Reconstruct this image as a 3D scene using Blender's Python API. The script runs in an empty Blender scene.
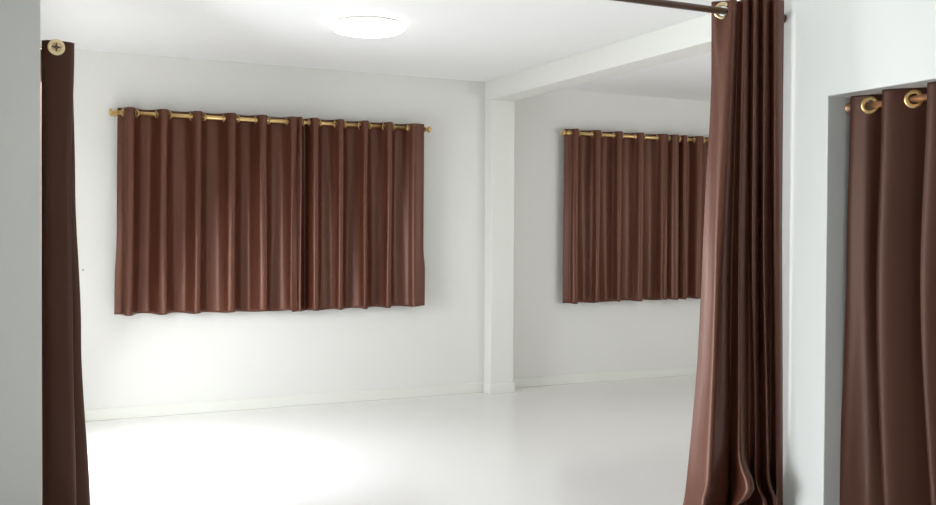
import bpy, bmesh, math, random
from mathutils import Vector, Matrix

random.seed(4)
C = bpy.context.scene.collection

# ------------------------------------------------------------------ camera
F, TH, PI_, RO, CAMH = 982.07, 0.4494, -0.0195, -0.0047, 1.3847
_c, _s = math.cos(TH), math.sin(TH)
_fw0 = Vector((_s, _c, 0)); _rt0 = Vector((_c, -_s, 0)); _up0 = Vector((0, 0, 1))
FWD = _fw0 * math.cos(PI_) + _up0 * math.sin(PI_)
UP_ = _up0 * math.cos(PI_) - _fw0 * math.sin(PI_)
cr, sr = math.cos(RO), math.sin(RO)
RIGHT = _rt0 * cr - UP_ * sr
UPV = _rt0 * sr + UP_ * cr
CAM = Vector((0, 0, CAMH))
cd = bpy.data.cameras.new('camera')
cam = bpy.data.objects.new('camera', cd)
C.objects.link(cam)
m = Matrix((RIGHT, UPV, -FWD)).transposed().to_4x4()
m.translation = CAM
cam.matrix_world = m
cd.sensor_width = 36
cd.lens = F * 36 / 936
cd.clip_start = 0.05
bpy.context.scene.camera = cam

# ------------------------------------------------------------------ world, daylight, exposure
W = bpy.data.worlds.new('world'); bpy.context.scene.world = W
W.use_nodes = True
bg = W.node_tree.nodes['Background']
bg.inputs['Color'].default_value = (0.80, 0.92, 1.0, 1)
bg.inputs['Strength'].default_value = 0.6

def area(name, loc, direction, sx, sy, power, col):
    l = bpy.data.lights.new(name, 'AREA'); l.shape = 'RECTANGLE'
    l.size = sx; l.size_y = sy; l.energy = power; l.color = col
    o = bpy.data.objects.new(name, l); C.objects.link(o)
    o.location = loc
    o.rotation_euler = Vector(direction).to_track_quat('-Z', 'Z').to_euler()
    return o
# daylight through the glazed opening in the left wall of the far room
area('daylight_garden_door', (-0.06, 5.68, 1.25), (1, -0.66, -0.70), 1.45, 2.0, 122, (0.93, 0.96, 1.0))
# daylight through the wide window in the left wall of the near room
side = area('daylight_side_window', (-4.62, 2.9, 1.25), (1, 0.10, -0.27), 2.2, 1.7, 86, (0.90, 0.96, 1.0))
side.data.spread = math.radians(95)
# daylight through the window behind the camera
area('daylight_rear_window', (0.9, -1.75, 1.4), (0, 1, 0), 2.6, 1.5, 5, (0.95, 0.98, 1.0))
# unseen fill light added to brighten the alcove, no known window there
area('alcove_fill_light', (6.1, 3.58, 1.35), (-0.1, 1, -0.1), 2.6, 1.6, 25, (1.0, 0.98, 0.95))

vs = bpy.context.scene.view_settings
vs.view_transform = 'Standard'; vs.look = 'None'; vs.gamma = 1; vs.use_curve_mapping = False
vs.exposure = 0.54

# ------------------------------------------------------------------ helpers
def at(px, py, Y):
    """point where the sight line of a photo pixel meets the vertical plane at depth Y"""
    d = FWD + RIGHT * ((px - 468) / F) + UPV * ((252.5 - py) / F)
    return CAM + d * (Y / d.y)

def atX(px, py, X):
    d = FWD + RIGHT * ((px - 468) / F) + UPV * ((252.5 - py) / F)
    return CAM + d * (X / d.x)

def atZ(px, py, Z):
    d = FWD + RIGHT * ((px - 468) / F) + UPV * ((252.5 - py) / F)
    return CAM + d * ((Z - CAMH) / d.z)

def lin(r, g, b):
    f = lambda v: (v / 255 / 12.92) if v <= 10 else ((v / 255 + 0.055) / 1.055) ** 2.4
    return (f(r), f(g), f(b), 1)

def mat(name, col, rough=0.5, metal=0.0, spec=0.5, sheen=0.0, noise=None, bump=None, coat=0, tint=None):
    M = bpy.data.materials.new(name); M.use_nodes = True
    nt = M.node_tree; b = nt.nodes['Principled BSDF']
    b.inputs['Base Color'].default_value = col
    b.inputs['Roughness'].default_value = rough
    b.inputs['Metallic'].default_value = metal
    b.inputs['Specular IOR Level'].default_value = spec
    b.inputs['Coat Weight'].default_value = coat
    if tint: b.inputs['Specular Tint'].default_value = tint
    if sheen:
        b.inputs['Sheen Weight'].default_value = sheen
        b.inputs['Sheen Roughness'].default_value = 0.4
    tc = nt.nodes.new('ShaderNodeTexCoord')
    if noise:
        sc_, amt = noise
        n = nt.nodes.new('ShaderNodeTexNoise'); n.inputs['Scale'].default_value = sc_
        n.inputs['Detail'].default_value = 4
        nt.links.new(tc.outputs['Object'], n.inputs['Vector'])
        r = nt.nodes.new('ShaderNodeValToRGB')
        r.color_ramp.elements[0].position = 0.3; r.color_ramp.elements[1].position = 0.7
        r.color_ramp.elements[0].color = tuple(c * (1 - amt) for c in col[:3]) + (1,)
        r.color_ramp.elements[1].color = tuple(min(1, c * (1 + amt)) for c in col[:3]) + (1,)
        nt.links.new(n.outputs['Fac'], r.inputs['Fac'])
        nt.links.new(r.outputs['Color'], b.inputs['Base Color'])
    if bump:
        sc_, st, dist, mapping = bump
        mp = nt.nodes.new('ShaderNodeMapping'); mp.inputs['Scale'].default_value = mapping
        n = nt.nodes.new('ShaderNodeTexNoise'); n.inputs['Scale'].default_value = sc_
        n.inputs['Detail'].default_value = 3
        bm_ = nt.nodes.new('ShaderNodeBump'); bm_.inputs['Strength'].default_value = st
        bm_.inputs['Distance'].default_value = dist
        nt.links.new(tc.outputs['Object'], mp.inputs['Vector'])
        nt.links.new(mp.outputs['Vector'], n.inputs['Vector'])
        nt.links.new(n.outputs['Fac'], bm_.inputs['Height'])
        nt.links.new(bm_.outputs['Normal'], b.inputs['Normal'])
    return M

M_wall = mat('wall_paint', (0.745, 0.74, 0.705, 1), 0.65, spec=0.3, noise=(0.8, 0.012), bump=(90, 0.04, 0.002, (1, 1, 1)))
M_ceil = mat('ceiling_paint', (0.87, 0.87, 0.86, 1), 0.8, spec=0.2, noise=(0.7, 0.01))
M_beam = mat('beam_paint', (0.75, 0.75, 0.70, 1), 0.6, spec=0.3, noise=(1.0, 0.01))
M_floor = mat('polished_floor', (0.79, 0.775, 0.755, 1), 0.16, spec=0.45, noise=(0.9, 0.015), bump=(6, 0.02, 0.002, (1, 1, 1)))
M_base = mat('baseboard_paint', (0.76, 0.765, 0.70, 1), 0.45, noise=(2, 0.01))
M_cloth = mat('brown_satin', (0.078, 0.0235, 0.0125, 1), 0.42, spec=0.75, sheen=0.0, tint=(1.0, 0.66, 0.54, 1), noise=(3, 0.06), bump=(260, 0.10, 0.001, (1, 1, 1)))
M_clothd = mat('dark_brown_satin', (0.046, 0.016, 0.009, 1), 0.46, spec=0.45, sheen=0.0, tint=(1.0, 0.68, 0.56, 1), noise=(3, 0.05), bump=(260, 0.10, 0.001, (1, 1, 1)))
M_clothr = mat('shaded_brown_satin', (0.048, 0.0165, 0.0098, 1), 0.46, spec=0.4, sheen=0.0, tint=(1.0, 0.68, 0.56, 1), noise=(3, 0.05), bump=(260, 0.10, 0.001, (1, 1, 1)))  # recess curtain satin, the dimness of the recess put into its base colour
M_gold = mat('brushed_gold', (0.70, 0.49, 0.21, 1), 0.32, metal=1.0, noise=(30, 0.05))
M_pgold = mat('pale_gold', (0.86, 0.70, 0.42, 1), 0.34, metal=0.9, noise=(30, 0.05))
M_copper = mat('copper_pole', (0.62, 0.36, 0.24, 1), 0.32, metal=0.9, noise=(20, 0.06))
M_brown = mat('brown_pole', (0.11, 0.050, 0.028, 1), 0.35, spec=0.5, noise=(15, 0.1))
M_grey = mat('grey_metal', (0.45, 0.44, 0.42, 1), 0.4, metal=0.6, noise=(30, 0.1))
M_white = mat('white_frame', (0.8, 0.8, 0.79, 1), 0.35, noise=(5, 0.01))
M_door = mat('door_paint', (0.62, 0.60, 0.55, 1), 0.45, noise=(4, 0.03))
M_glass = bpy.data.materials.new('window_glass'); M_glass.use_nodes = True
g = M_glass.node_tree.nodes['Principled BSDF']
g.inputs['Base Color'].default_value = (0.95, 0.98, 0.98, 1); g.inputs['Roughness'].default_value = 0.02
g.inputs['Transmission Weight'].default_value = 1.0; g.inputs['IOR'].default_value = 1.05
M_lamp = bpy.data.materials.new('lit_diffuser'); M_lamp.use_nodes = True
g = M_lamp.node_tree.nodes['Principled BSDF']
g.inputs['Base Color'].default_value = (0.9, 0.9, 0.9, 1)
g.inputs['Emission Color'].default_value = (1.0, 0.99, 0.97, 1)
g.inputs['Emission Strength'].default_value = 2.4

def obj(name, bm, material, parent=None, smooth=False):
    me = bpy.data.meshes.new(name)
    bmesh.ops.recalc_face_normals(bm, faces=bm.faces)
    bm.to_mesh(me); bm.free()
    o = bpy.data.objects.new(name, me); C.objects.link(o)
    if material: me.materials.append(material)
    if smooth:
        for p in me.polygons: p.use_smooth = True
    if parent: o.parent = parent; o.matrix_parent_inverse = parent.matrix_world.inverted()
    return o

def box(bm, x0, x1, y0, y1, z0, z1):
    v = [bm.verts.new((x, y, z)) for x in (x0, x1) for y in (y0, y1) for z in (z0, z1)]
    for q in ((0, 1, 3, 2), (4, 6, 7, 5), (0, 4, 5, 1), (2, 3, 7, 6), (0, 2, 6, 4), (1, 5, 7, 3)):
        bm.faces.new([v[i] for i in q])

def boxes(*bs):
    bm = bmesh.new()
    for b in bs: box(bm, *b)
    return bm

def struct(name, bm, material, bevel=0.0):
    o = obj(name, bm, material)
    o['kind'] = 'structure'
    if bevel:
        md = o.modifiers.new('bevel', 'BEVEL'); md.width = bevel; md.segments = 2; md.limit_method = 'ANGLE'
    return o

def empty(name, loc, label, cat, group=None):
    o = bpy.data.objects.new(name, None); C.objects.link(o)
    o.location = loc; o.empty_display_size = 0.1
    o.matrix_world = Matrix.Translation(loc)
    o['label'] = label; o['category'] = cat
    if group: o['group'] = group
    return o

def frame(axis):
    a = Vector(axis).normalized()
    t = Vector((0, 0, 1)) if abs(a.z) < 0.9 else Vector((1, 0, 0))
    u = a.cross(t).normalized(); v = a.cross(u).normalized()
    return a, u, v

def lathe(bm, origin, axis, prof, n=24):
    """prof: list of (distance along axis, radius); closed with caps where radius is 0"""
    a, u, v = frame(axis); o = Vector(origin)
    rings = []
    for h, r in prof:
        if r <= 1e-6:
            rings.append([bm.verts.new(o + a * h)])
        else:
            rings.append([bm.verts.new(o + a * h + (u * math.cos(2 * math.pi * k / n) + v * math.sin(2 * math.pi * k / n)) * r) for k in range(n)])
    for A, B in zip(rings, rings[1:]):
        for k in range(n):
            k2 = (k + 1) % n
            if len(A) == 1 and len(B) == 1: continue
            if len(A) == 1: bm.faces.new([A[0], B[k], B[k2]])
            elif len(B) == 1: bm.faces.new([A[k], B[0], A[k2]])
            else: bm.faces.new([A[k], B[k], B[k2], A[k2]])

def rod(bm, p0, p1, r, n=16):
    d = Vector(p1) - Vector(p0)
    lathe(bm, p0, d, [(0, 0), (0, r), (d.length, r), (d.length, 0)], n)

def torus(bm, center, normal, R, rx, rz, n=28, k=10):
    """flattened ring: rx radial half width, rz half thickness along the normal"""
    a, u, v = frame(normal); c = Vector(center)
    rings = []
    for i in range(n):
        t = 2 * math.pi * i / n
        e = u * math.cos(t) + v * math.sin(t)
        rings.append([bm.verts.new(c + e * (R + rx * math.cos(2 * math.pi * j / k)) + a * (rz * math.sin(2 * math.pi * j / k))) for j in range(k)])
    for i in range(n):
        for j in range(k):
            bm.faces.new([rings[i][j], rings[(i + 1) % n][j], rings[(i + 1) % n][(j + 1) % k], rings[i][(j + 1) % k]])

# ------------------------------------------------------------------ room shell
H = 2.70
D1, D2 = 7.643, 7.74             # back wall left of the column, alcove wall right of it
XC, XW, YC = 3.8473, 4.0722, 7.521   # column left / right side and front
ZB = 2.5346                      # underside of the beam
XL = 0.183                       # room side of the far room's left wall
YL = 4.65                         # its end, facing the camera
XR = 3.02                        # right wall of the near room
YREC, ZREC = 2.938, 1.9428       # doorway in the right wall
XFAR, XNEAR, YREAR = 8.6, -4.6, -1.7

struct('floor', boxes((XNEAR - .3, XFAR + .3, YREAR - .3, 8.2, -0.12, 0)), M_floor)
struct('ceiling', boxes((XNEAR - .3, XFAR + .3, YREAR - .3, 8.2, H, H + 0.12)), M_ceil)
# back wall with a window hole behind the curtains
wx0, wx1 = at(150, 200, D1).x, at(392, 200, D1).x
wz0, wz1 = 0.95, 2.08
struct('wall_back', boxes((XL - .2, wx0, D1, D1 + .18, 0, H), (wx1, XC + .05, D1, D1 + .18, 0, H),
                          (wx0, wx1, D1, D1 + .18, 0, wz0), (wx0, wx1, D1, D1 + .18, wz1, H)), M_wall)
vx0, vx1 = at(592, 200, D2).x, at(752, 200, D2).x
struct('wall_alcove', boxes((XC + .05, vx0, D2, D2 + .18, 0, H), (vx1, XFAR, D2, D2 + .18, 0, H),
                            (vx0, vx1, D2, D2 + .18, 0, wz0), (vx0, vx1, D2, D2 + .18, wz1, H)), M_wall)
# left wall of the far room: solid end near the camera, glazed door opening behind the bunched curtain
struct('wall_left', boxes((XL - .22, XL, YL, 4.98, 0, H), (XL - .22, XL, 6.85, D1 + .18, 0, H), (XL - .22, XL, 4.98, 6.85, 2.22, H),
                          (XNEAR, XL - .22, YL, YL + .2, 0, H), (-.28, -.08, 4.05, YL, 0, H)), M_wall)  # last box: unseen return added to keep side light off the wall end
# right wall of the near room with the curtained doorway
def extrude_x(pts, x0, x1):
    bm = bmesh.new()
    A = [bm.verts.new((x0, y, z)) for y, z in pts]; B = [bm.verts.new((x1, y, z)) for y, z in pts]
    bm.faces.new(A); bm.faces.new(B[::-1])
    for k in range(len(pts)): bm.faces.new([A[k], A[(k + 1) % len(pts)], B[(k + 1) % len(pts)], B[k]])
    return bm
struct('wall_right', extrude_x([(YREAR, 0), (1.75, 0), (1.75, ZREC), (YREC, ZREC), (YREC, 0), (3.52, 0), (3.52, H), (YREAR, H)], XR, XR + .24), M_wall, 0.004)
struct('wall_partition', boxes((XR + .24, 4.75, 3.34, 3.52, 0, H), (7.45, XFAR, 3.34, 3.52, 0, H), (4.75, 7.45, 3.34, 3.52, 0, .5), (4.75, 7.45, 3.34, 3.52, 2.2, H)), M_wall)  # the opening is made up to go with the alcove fill light
struct('wall_far_right', boxes((XFAR, XFAR + .2, 3.34, 8.0, 0, H)), M_wall)
struct('wall_near_left', boxes((XNEAR - .2, XNEAR, YREAR, 1.6, 0, H), (XNEAR - .2, XNEAR, 4.2, YL + .2, 0, H),
                               (XNEAR - .2, XNEAR, 1.6, 4.2, 0, .3), (XNEAR - .2, XNEAR, 1.6, 4.2, 2.4, H)), M_wall)
struct('wall_rear', boxes((XNEAR, -.5, YREAR - .2, YREAR, 0, H), (2.3, XR, YREAR - .2, YREAR, 0, H),
                          (-.5, 2.3, YREAR - .2, YREAR, 0, .6), (-.5, 2.3, YREAR - .2, YREAR, 2.2, H)), M_wall)
# column and beam
struct('trim_column', boxes((XC, XW, YC, D2 + .02, 0, ZB)), M_beam, 0.004)
struct('trim_beam', boxes((XC, XW, 3.54, D2 + .02, ZB, H)), M_beam, 0.004)

# baseboards
BH, BT = 0.085, 0.012
struct('baseboard_back', boxes((XL, XC, D1 - BT, D1, 0, BH)), M_base, 0.003)
struct('baseboard_alcove', boxes((XW, XFAR, D2 - BT, D2, 0, BH)), M_base, 0.003)
struct('baseboard_column', boxes((XC - BT, XW + BT, YC - BT, YC, 0, BH), (XC - BT, XC, YC, D1 - BT, 0, BH), (XW, XW + BT, YC, D2 - BT, 0, BH)), M_beam, 0.003)

# windows behind the curtains, door in the right recess, glazed openings
def window(n, x0, x1, y, z0, z1, along='x', dark=False):
    t = 0.05
    def bx(a0, a1, zz0, zz1, d0=0.03, d1=0.10):
        return (a0, a1, y + d0, y + d1, zz0, zz1) if along == 'x' else (y - d1, y - d0, a0, a1, zz0, zz1)
    mid = (x0 + x1) / 2
    f = struct('window_%d' % n, boxes(bx(x0, x0 + t, z0, z1), bx(x1 - t, x1, z0, z1), bx(x0 + t, x1 - t, z0, z0 + t), bx(x0 + t, x1 - t, z1 - t, z1),
               bx(mid - t / 2, mid + t / 2, z0 + t, z1 - t)), M_white)
    obj('pane', boxes(bx(x0 + t, mid - t / 2, z0 + t, z1 - t, 0.06, 0.066), bx(mid + t / 2, x1 - t, z0 + t, z1 - t, 0.06, 0.066)), M_glass, f)
window(1, wx0, wx1, D1, wz0, wz1)
window(2, vx0, vx1, D2, wz0, wz1)
dr = struct('door_1', boxes((XR + .20, XR + .24, 1.75, YREC, 0, ZREC)), M_door)

# faint rectangular plaster patch right of the window and a small nail on the left
p0, p1 = at(426, 269, D1), at(450, 279, D1)
struct('trim_patch', boxes((p0.x, p1.x, D1 - .0015, D1, p1.z, p0.z)), M_wall)
pn = at(83, 270, D1 - 0.012)
bm = bmesh.new(); rod(bm, (pn.x, D1, pn.z), (pn.x, D1 - .022, pn.z), .003, 10)
lathe(bm, (pn.x, D1 - .022, pn.z), (0, -1, 0), [(0, 0), (0, .009), (.002, .008), (.003, 0)], 12)
o = obj('wall_nail', bm, M_grey); o['label'] = 'tiny grey nail in the white wall between the left door curtain and the window'; o['category'] = 'nail'

# ------------------------------------------------------------------ curtains
def cat(P, t):
    """Catmull-Rom through points P at t in [0, len-1]"""
    i = min(int(t), len(P) - 2); f = t - i
    p1, p2 = P[i], P[i + 1]
    p0 = P[i - 1] if i > 0 else tuple(2 * a - b for a, b in zip(p1, p2))
    p3 = P[i + 2] if i + 2 < len(P) else tuple(2 * b - a for a, b in zip(p1, p2))
    r = []
    for a, b, c, d in zip(p0, p1, p2, p3):
        # softened tangents keep the folds from overshooting
        m1, m2 = (c - a) * 0.5, (d - b) * 0.5
        f2, f3 = f * f, f * f * f
        r.append((2 * f3 - 3 * f2 + 1) * b + (f3 - 2 * f2 + f) * m1 + (-2 * f3 + 3 * f2) * c + (f3 - f2) * m2)
    return r

def cloth(keys, ztop, hem, holes, material, parent, warp=None, per=14, thick=0.0022, name='cloth', hole_r=0.021):
    """keys: list of (z, [plan control points (x,y)]) from top to bottom. hem(t in 0..1) gives bottom z.
    holes: list of 3D centres where the pole goes through."""
    n = len(keys[0][1]); N = (n - 1) * per
    zs = []
    z = ztop
    fine = ztop - 0.12
    while z > fine: zs.append(z); z -= 0.0075
    if zs[-1] - fine < .003: zs.pop()
    zs.append(fine)
    rows = 64
    bm = bmesh.new()
    zb_ref = keys[-1][0]
    for k in range(1, rows + 1): zs.append(fine + (zb_ref - fine) * k / rows)
    grid = []
    for zi, z in enumerate(zs):
        # bracket
        for a in range(len(keys) - 1):
            if z >= keys[a + 1][0] - 1e-9: break
        za, Pa = keys[a]; zb, Pb = keys[a + 1]
        w = min(1, max(0, (za - z) / (za - zb)))
        w = w * w * (3 - 2 * w) if 2 < len(keys) < 6 else w
        P = [(pa[0] + (pb[0] - pa[0]) * w, pa[1] + (pb[1] - pa[1]) * w) for pa, pb in zip(Pa, Pb)]
        row = []
        for j in range(N + 1):
            t = j / per
            x, y = cat(P, t)
            u = j / N
            zz = z if zi < len(zs) - rows else fine + (hem(u) - fine) * ((zi - (len(zs) - rows) + 1) / rows)
            v = Vector((x, y, zz))
            if warp: v = warp(v, u, t, (ztop - zz) / (ztop - zb_ref))
            row.append(bm.verts.new(v))
        grid.append(row)
    for a, b in zip(grid, grid[1:]):
        for j in range(N):
            bm.faces.new([a[j], a[j + 1], b[j + 1], b[j]])
    kill = [f for f in bm.faces if f.calc_center_median().z > fine and any((f.calc_center_median() - h).length < hole_r for h in holes)]
    bmesh.ops.delete(bm, geom=kill, context='FACES')
    o = obj(name, bm, material, parent, smooth=True)
    md = o.modifiers.new('thickness', 'SOLIDIFY'); md.thickness = thick; md.offset = 0
    return o

def rings(centres, normals, parent, material=M_gold, R=0.0255, w=0.0065):
    for c, nrm in zip(centres, normals):
        bm = bmesh.new(); torus(bm, c, nrm, R, w, 0.0045)
        obj('grommet', bm, material, parent, smooth=True)

def eyelet_panel(name, label, group, edge0, crossings, edge1, Y, ztop, zrod, hemz0, hemz1, front, backd, first_front=True, material=M_cloth, seed=1, spread=(0, 0), bulge=None, edges=None):
    """flat-hung panel parallel to the wall. crossings: x where cloth crosses the pole"""
    rnd = random.Random(seed)
    root = empty(name, ((edge0 + edge1) / 2, Y, min(hemz0, hemz1)), label, 'curtain', group)
    pts, cc, nn = [], [], []
    sgn = -1 if first_front else 1
    xs = [edge0] + crossings + [edge1]
    # edge point
    pts.append((edge0, Y + (edges[0] if edges else 0)))
    prev = 0
    for i in range(len(crossings)):
        cc.append(Vector((crossings[i], Y, zrod)))
        pts.append((crossings[i], Y))
        # direction after this crossing
        s = sgn * (1 if i % 2 == 0 else -1)
        slope = s
        nn.append(Vector((0.80 * (-s), -0.6, 0)) if s < 0 else Vector((-0.80, -0.6, 0)))
        if i + 1 < len(crossings):
            L = crossings[i + 1] - crossings[i]
            amp = front if s < 0 else backd
            a = -amp if s < 0 else amp
            pts.append((crossings[i] + L * .28, Y + a * .90)); pts.append((crossings[i] + L * .72, Y + a * .94))
    if s < 0 and edge1 - crossings[-1] > .03:
        L = edge1 - crossings[-1]
        pts.append((crossings[-1] + L * .28, Y - front * .85)); pts.append((crossings[-1] + L * .65, Y - front * .88))
    pts.append((edge1, Y + (edges[1] if edges else 0)))
    # bottom version, a little looser
    bot = []
    xm = (edge0 + edge1) / 2
    for (x, y) in pts:
        k = (x - edge0) / (edge1 - edge0)
        bot.append((x + spread[0] * (1 - k) + spread[1] * k + rnd.uniform(-.006, .006), Y + (y - Y) * rnd.uniform(.8, 1.12) + rnd.uniform(-.004, .004)))
    ph = [rnd.uniform(0, 6.28) for _ in range(4)]
    zb = (hemz0 + hemz1) / 2
    def warp(v, u, t, q):
        v.y += 0.006 * q * math.sin(u * 23 + ph[0] + q * 2.2) + 0.0035 * math.sin(u * 61 + ph[1] + q * 3.0) * min(1, q * 4)
        v.x += 0.004 * q * math.sin(u * 17 + ph[2] + q * 4)
        if bulge: v = bulge(v, u, q)
        return v
    hem = lambda u: hemz0 + (hemz1 - hemz0) * u + 0.004 * math.sin(u * 40 + ph[3])
    tr = cc
    cloth([(ztop, pts), (zb, bot)], ztop, hem, tr, material, root, warp)
    k = 1 if cc[0].x - edge0 < .035 and seed != 3 and seed != 13 else 0
    rings(cc[k:], nn[k:], root)
    return root

def cap(bm, p, d, R=0.026):
    lathe(bm, p, d, [(0, 0), (0, .010), (.012, .010), (.016, R), (.030, R), (.034, R * .7), (.036, 0)], 20)

def wall_pole(label, group, x0, x1, Y, z, wallY, r=0.015, brackets=()):
    root = empty('curtain_pole', ((x0 + x1) / 2, Y, z), label, 'curtain pole', group)
    bm = bmesh.new(); rod(bm, (x0, Y, z), (x1, Y, z), r); obj('rod', bm, M_gold, root, True)
    for x, s in ((x0, -1), (x1, 1)):
        bm = bmesh.new(); cap(bm, (x, Y, z), (s, 0, 0)); obj('finial', bm, M_gold, root, True)
    for x in brackets:
        bm = bmesh.new()
        rod(bm, (x, wallY - .004, z), (x, Y + r * .6, z), .006, 12)
        lathe(bm, (x, wallY, z), (0, -1, 0), [(0, 0), (0, .022), (.006, .022), (.009, .012), (.009, 0)], 20)
        torus(bm, (x, Y, z), (1, 0, 0), r + .003, .004, .006, 18, 8)
        obj('bracket', bm, M_gold, root, True)
    return root

# --- pair on the back wall ---------------------------------------------------
Y1 = D1 - 0.10
X1 = lambda px, py=115: at(px, py, Y1).x
zr1 = (at(150, 116.3, Y1).z + at(400, 126, Y1).z) / 2
zt1 = zr1 + 0.037
zh = at(180, 313.2, Y1).z
eyelet_panel('window_curtain', 'wide brown satin eyelet curtain covering the left half of the window left of the column', 'window curtains of the back wall pair',
             X1(118), [X1(p) for p in (123.5, 136, 157, 169, 191, 203, 224, 237, 256, 267.5, 287)], X1(295.8), Y1, zt1, zr1,
             at(116, 315, Y1).z, at(297, 310.5, Y1).z, .060, .052, True, seed=3, spread=(-.012, 0), edges=(.02, -.045),
             bulge=lambda v, u, q: Vector((v.x - 0.016 * max(0, 1 - u * 14) * (1 / (1 + math.exp(-(q - .72) * 22))), v.y, v.z)))
eyelet_panel('window_curtain', 'brown satin eyelet curtain covering the right half of the window left of the column', 'window curtains of the back wall pair',
             X1(293.5), [X1(p) for p in (295.8, 301.5, 309.5, 318.5, 335, 343.5, 359.5, 368, 383.5, 392, 408)], X1(422), Y1 - .004, zt1, zr1,
             at(297, 311.5, Y1).z, at(423, 305.5, Y1).z, .060, .050, True, seed=8, edges=(.02, -.04),
             bulge=lambda v, u, q: Vector((v.x + 0.014 * max(0, 1 - (1 - u) * 22) * (1 / (1 + math.exp(-(q - .74) * 60))), v.y, v.z)))
wall_pole('gold curtain pole with the long pair of brown curtains, left of the column', 'gold curtain poles', X1(114), X1(427), Y1, zr1, D1, brackets=(X1(116), X1(425.5)))

# --- pair on the alcove wall -------------------------------------------------
Y2 = D2 - 0.095
X2 = lambda px, py=135: at(px, py, Y2).x
zr2 = (at(588, 133.5, Y2).z + at(690, 140.5, Y2).z) / 2
zt2 = zr2 + 0.037
eyelet_panel('window_curtain', 'dark brown eyelet curtain on the left side of the alcove window, right of the column', 'window curtains of the alcove pair',
             X2(565), [X2(p) for p in (570, 577.5, 592, 599.5, 613.5, 621, 635, 642.5, 657)], X2(664.5), Y2, zt2, zr2,
             at(564, 303.5, Y2).z, at(664, 299.5, Y2).z, .060, .050, True, seed=13, edges=(.015, -.05))
X2b = [669, 677.5, 680, 685, 694, 702, 712, 720, 730, 738, 748]
eyelet_panel('window_curtain', 'dark brown eyelet curtain in the alcove, partly hidden behind the tall door curtain', 'window curtains of the alcove pair',
             X2(666), [X2(p) for p in X2b], X2(756), Y2 - .004, zt2, zr2,
             at(664, 299.5, Y2).z, at(756, 295.5, Y2).z, .055, .050, True, seed=17, edges=(.03, -.04))
wall_pole('gold curtain pole in the alcove right of the column, partly behind the tall curtain', 'gold curtain poles', X2(566), X2(761), Y2, zr2, D2, brackets=(X2(568), X2(760)))

# --- tall curtain drawn to the right of the wide opening -----------------------
Y3 = 3.19
zr3 = at(721, 10.8, Y3).z
def key(z, pts):
    py = 233 + (CAMH - z) / 3.98 * F
    return (z, [(at(px, py, Y3 + o).x, Y3 + o) for px, o in pts])
k_top = [(711.5, .036), (716.5, .019), (724, .000), (732.5, -.034), (736, -.01), (738, .045), (741, .02), (745, -.035), (748, .0), (750, .050), (752, .0), (755, -.038),
         (758, .01), (760, .05), (762, .0), (765, -.040), (768, .0), (770, .045), (772, .0), (775, -.05), (779, -.05), (784, -.01)]
k_mid = [(699, .030), (706, -.012), (715.5, -.056), (722, -.058), (727, -.01), (731, .045), (735, .01), (739, -.045), (744, -.03), (747, .040), (750, .01), (753, -.042),
         (756, .0), (759, .045), (761, .0), (764, -.045), (767, .01), (770, .045), (773, .0), (775, -.035), (778.5, -.045), (782, -.02)]
k_low = [(692, .035), (700, -.010), (712, -.066), (719, -.066), (725, -.01), (730, .050), (734, .00), (738, -.060), (745, -.045), (749, .030), (752, .01), (756, -.045),
         (758, .0), (760, .040), (763, .0), (766, -.055), (769, .00), (771, .040), (774, .0), (776, -.035), (779, -.045), (782, -.02)]
k_bot = [(680, .02), (694, -.05), (706, -.10), (717, -.075), (722, -.02), (727, .045), (730, -.01), (735, -.10), (744, -.06), (748, .030), (751, .00), (755, -.08),
         (758, -.02), (760, .035), (763, .0), (766, -.08), (769, .00), (771, .040), (774, .0), (776, -.045), (779, -.045), (782, -.02)]
def tight(pts, k): return [(px, o * k - .032) if i > 3 else (px, o) for i, (px, o) in enumerate(pts)]
def lead(pts, left):
    """move the free leading edge, the gathered folds stay"""
    p0 = pts[0][0]
    return [(722 - (722 - px) * (722 - left) / (722 - p0) if px < 722 else px, o) for px, o in pts]
k_top, k_mid, k_low = tight(k_top, .34), tight(k_mid, .42), tight(k_low, .50)
zt3 = zr3 + 0.042
root = empty('door_curtain', (2.85, Y3, 0), 'tall brown satin curtain gathered in tight folds at the right of the wide opening', 'curtain')
hc = Vector((at(723, 10.8, Y3 + .003).x, Y3 + .003, zr3))
def warp3(v, u, t, q):
    z = v.z
    v.y += 0.007 * math.sin(t * 2.3 + z * 2.1) * q
    v.x += 0.004 * math.sin(t * 1.7 + z * 3.2) * q
    v.z += 0.026 * min(1, max(0, (u - .22) * 3)) * max(0, 1 - q * 6)
    v.x = min(v.x, XR - .006)
    # slack length buckles just above the floor
    if z < 0.55:
        def bump(tc, zc, wt, wz): return math.exp(-((t - tc) / wt) ** 2 - ((z - zc) / wz) ** 2)
        v.y += -0.055 * bump(3.1, .22, 1.0, .05) + 0.035 * bump(2.6, .30, 1.2, .045) - 0.03 * bump(1.2, .14, 1.2, .05) + .02 * bump(.6, .24, 1.0, .05)
        v.y += -0.06 * bump(7.4, .36, 1.0, .07) + 0.05 * bump(7.6, .22, 1.3, .06) - 0.05 * bump(11.3, .26, .9, .06) + 0.03 * bump(11.3, .15, .9, .05)
        v.x += 0.010 * bump(8.0, .36, 1.3, .07) - 0.035 * bump(7.6, .19, 1.4, .08) + 0.018 * bump(11.4, .27, 1.2, .06) + .012 * bump(15, .25, 1.2, .06)
        v.y += -0.04 * bump(15.3, .27, .9, .06)
    return v
ZK = [(zt3, k_top), (1.25, k_mid), (.55, k_low), (.02, k_bot)]
LEFT = [(zt3, 711.5), (1.92, 711.3), (1.735, 707.5), (1.35, 703.3), (1.11, 701.5), (.83, 697.5), (.586, 692), (.28, 684), (.02, 679)]
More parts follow.
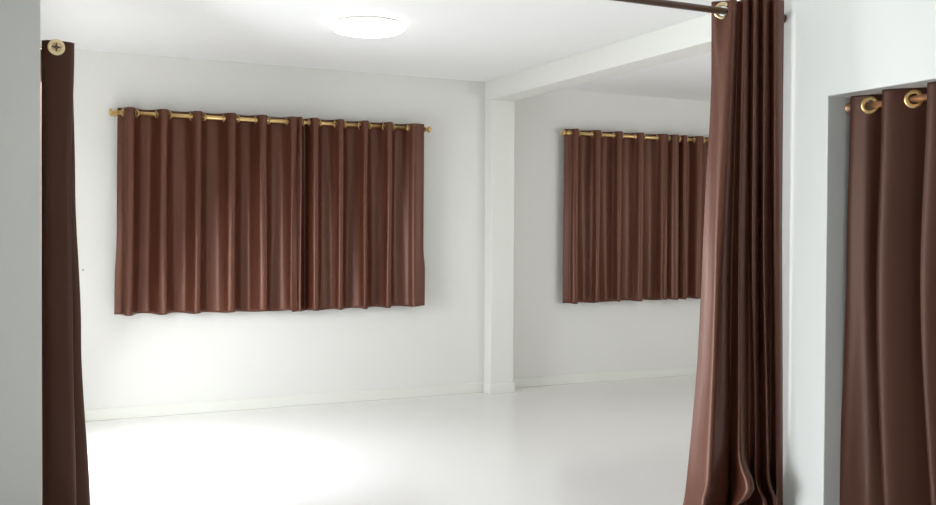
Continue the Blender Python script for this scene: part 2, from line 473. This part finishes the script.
def interp(tab, z, f):
    for (za, a), (zb, b) in zip(tab, tab[1:]):
        if z >= zb - 1e-9:
            w = (za - z) / (za - zb)
            return f(a, b, w)
ks = []
for n_ in range(15):
    z_ = zt3 + (.02 - zt3) * n_ / 14
    base = interp(ZK, z_, lambda a, b, w: [(p[0] + (q[0] - p[0]) * w, p[1] + (q[1] - p[1]) * w) for p, q in zip(a, b)])
    ks.append(key(z_, lead(base, interp(LEFT, z_, lambda a, b, w: a + (b - a) * w))))
cloth(ks, zt3, lambda u: 0.012 + .006 * math.sin(u * 30), [hc], M_cloth, root, warp3, per=12, hole_r=.024)
rings([hc + Vector((-.003, -.003, 0))], [Vector((-.72, -.70, 0))], root, M_pgold, R=.029, w=.0085)
# brown pole across the opening
pr = empty('curtain_pole', (1.0, Y3, zr3), 'slim brown pole holding the tall gathered curtain at the wide opening', 'curtain pole')
bm = bmesh.new()
rod(bm, (XNEAR + .01, Y3, zr3), (XR - .004, Y3, zr3), .014); obj('rod', bm, M_brown, pr, True)
for x, s in ((XR, -1), (XNEAR, 1)):
    bm = bmesh.new(); lathe(bm, (x, Y3, zr3), (s, 0, 0), [(0, 0), (0, .019), (.008, .019), (.012, .016), (.022, .016), (.022, 0)], 20); obj('socket', bm, M_brown, pr, True)

# --- curtain at the end of the left wall --------------------------------------
YL4 = 4.93
pc = at(56.3, 47.5, YL4)
zr4 = pc.z; xr4 = pc.x
zt4 = at(56, 40.8, YL4).z
def X4(px, z, Y=YL4):
    py = 233 + (CAMH - z) / (YL4 / 1.083) * F
    return at(px, py, Y).x
def k4(z, r1, r2, l):
    a = X4(r1, z); b = X4(r2, z, YL4 + .09); L = X4(l, z)
    pts = [(L + .004, YL4 + .02), (L + .03, YL4 - .003), ((L + a) / 2, YL4 - .006), (a - .02, YL4 + .004), (a, YL4 + .03), (a - .04, YL4 + .055), ((L + a) / 2, YL4 + .06)]
    pts += [(b - .03, YL4 + .07), (b, YL4 + .10), (b - .04, YL4 + .125), (L + .02, YL4 + .14)]
    y = YL4 + .17
    for k in range(4):
        pts += [(a - .03, y), (a - .012, y + .03), (a - .03, y + .055), (L + .03, y + .065), (L + .012, y + .09)]
        y += .11
    return (z, pts)
root = empty('door_curtain', (xr4, YL4 + .2, 0), 'narrow dark brown curtain with one gold eyelet, hanging at the end of the left wall', 'curtain')
hc4 = Vector((xr4, YL4 - .006, zr4))
def warp4(v, u, t, q):
    v.x += .003 * math.sin(t * 1.3 + v.z * 2.5) * q
    v.y += .006 * math.sin(t * 1.1 + v.z * 2.0) * q
    return v
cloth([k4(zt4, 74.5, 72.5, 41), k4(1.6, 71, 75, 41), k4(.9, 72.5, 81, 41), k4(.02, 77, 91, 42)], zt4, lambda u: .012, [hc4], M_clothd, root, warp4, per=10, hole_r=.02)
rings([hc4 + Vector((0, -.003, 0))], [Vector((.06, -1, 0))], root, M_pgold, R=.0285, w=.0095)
pr = empty('curtain_pole', (xr4, 5.9, zr4), 'gold pole with a cross slotted end cap inside the eyelet of the left curtain', 'curtain pole')
bm = bmesh.new(); rod(bm, (xr4, YL4 - .004, zr4), (xr4, 7.0, zr4), .010); obj('rod', bm, M_pgold, pr, True)
bm = bmesh.new(); lathe(bm, (xr4, YL4 - .002, zr4), (0, -1, 0), [(0, 0), (0, .019), (.006, .019), (.009, .015), (.009, 0)], 24); cp = obj('end_cap', bm, M_pgold, pr, True)
bm = bmesh.new()
def star(bm, c, R, r, y0, y1):
    ring_ = []
    for k in range(8):
        a = math.pi / 4 * k; q = R if k % 2 == 0 else r
        ring_.append((c[0] + q * math.cos(a), c[2] + q * math.sin(a)))
    A = [bm.verts.new((x, y0, z)) for x, z in ring_]; B = [bm.verts.new((x, y1, z)) for x, z in ring_]
    bm.faces.new(A); bm.faces.new(B[::-1])
    for k in range(8): bm.faces.new([A[k], A[(k + 1) % 8], B[(k + 1) % 8], B[k]])
star(bm, (xr4, 0, zr4), .0225, .0085, YL4 - .0135, YL4 - .009)
obj('cross_slot', bm, M_brown, cp)
bm = bmesh.new()
for yb in (4.97, 6.92):
    bm = bmesh.new()
    rod(bm, (XL, yb, zr4), (xr4, yb, zr4), .006, 12)
    lathe(bm, (XL, yb, zr4), (1, 0, 0), [(0, 0), (0, .022), (.006, .022), (.009, .01), (.009, 0)], 20)
    obj('bracket', bm, M_pgold, pr, True)

# --- curtain inside the doorway of the right wall ------------------------------
X5 = XR + 0.115
zr5 = (atX(871, 103.2, X5).z + atX(914, 101.2, X5).z) / 2
def Y5(px, py=103): return atX(px, py, X5).y
P5 = Y5(871) - Y5(914)       # one full wave along the wall
# plan points run from the far jamb toward the camera (Y decreasing)
def k5(z, drift, amp, ph=0.0):
    y0 = Y5(855.5) + (1.95 - z) * .020
    pts = [(X5 - .006, y0 + .008), (X5 - .026, y0 + .001), (X5 - .029, y0 - P5 * .08), (X5 - .020, y0 - P5 * .22)]
    y = Y5(871)
    pts.append((X5 - .002, y - drift * .45))
    k = 0
    while y > 1.95:
        d = drift * (1 + .25 * k)
        pts += [(X5 + .034 * amp, y - P5 * .17 - d), (X5 + .048 * amp, y - P5 * .33 - d), (X5 + .040 * amp, y - P5 * .42 - d), (X5 - .0, y - P5 * .46 - d),
                (X5 - .042 * amp, y - P5 * .51 - d), (X5 - .050 * amp, y - P5 * .60 - d), (X5 - .034 * amp, y - P5 * .78 - d), (X5 - .0, y - P5 - d)]
        y -= P5; k += 1
    return (z, pts)
root = empty('door_curtain', (X5, 2.4, 0), 'brown eyelet curtain hanging inside the doorway recess of the right wall', 'curtain')
cs, ns = [], []
y = Y5(871); k = 0
while y > 1.95:
    cs.append(Vector((X5 - (.004 if k == 0 else 0), y, zr5))); ns.append(Vector((-.72, -.70, 0)))
    cs.append(Vector((X5, y - P5 * .46, zr5))); ns.append(Vector((-.72, .70, 0)))
    y -= P5; k += 1
cs.append(Vector((X5, y, zr5))); ns.append(Vector((-.72, -.70, 0)))
zt5 = zr5 + .042
def warp5(v, u, t, q):
    v.x += .008 * q * math.sin(t * .9 + v.z * 1.8)
    v.y += .010 * q * math.sin(t * .6 + v.z * 2.6)
    v.x = min(v.x, XR + .19)
    return v
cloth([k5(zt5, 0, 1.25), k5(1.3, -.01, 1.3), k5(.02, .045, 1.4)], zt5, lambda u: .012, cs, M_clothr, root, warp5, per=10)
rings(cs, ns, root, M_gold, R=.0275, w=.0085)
pr = empty('curtain_pole', (X5, 2.4, zr5), 'copper coloured pole fixed inside the doorway recess of the right wall', 'curtain pole')
bm = bmesh.new(); rod(bm, (X5, 1.752, zr5), (X5, YREC - .002, zr5), .014); obj('rod', bm, M_copper, pr, True)
for y_, s in ((1.75, 1), (YREC, -1)):
    bm = bmesh.new(); lathe(bm, (X5, y_, zr5), (0, s, 0), [(0, 0), (0, .024), (.006, .024), (.010, .016), (.018, .016), (.018, 0)], 20); obj('socket', bm, M_copper, pr, True)

# ------------------------------------------------------------------ ceiling lamp
cl = atZ(368, 28.0, H - .03)
R = 0.5 * 75 / F * (cl - CAM).dot(FWD)
lp = empty('ceiling_lamp', (cl.x, cl.y, H), 'round flat white lamp glowing on the ceiling in front of the window curtains', 'ceiling lamp')
bm = bmesh.new(); lathe(bm, (cl.x, cl.y, H), (0, 0, -1), [(0, 0), (0, R * .93), (.020, R * .93), (.020, 0)], 48); obj('base', bm, M_grey, lp, True)
bm = bmesh.new(); lathe(bm, (cl.x, cl.y, H), (0, 0, -1), [(.016, 0), (.016, R * .985), (.022, R), (.032, R * .99), (.046, R * .93), (.056, R * .78), (.063, R * .5), (.066, 0)], 48)
obj('diffuser', bm, M_lamp, lp, True)
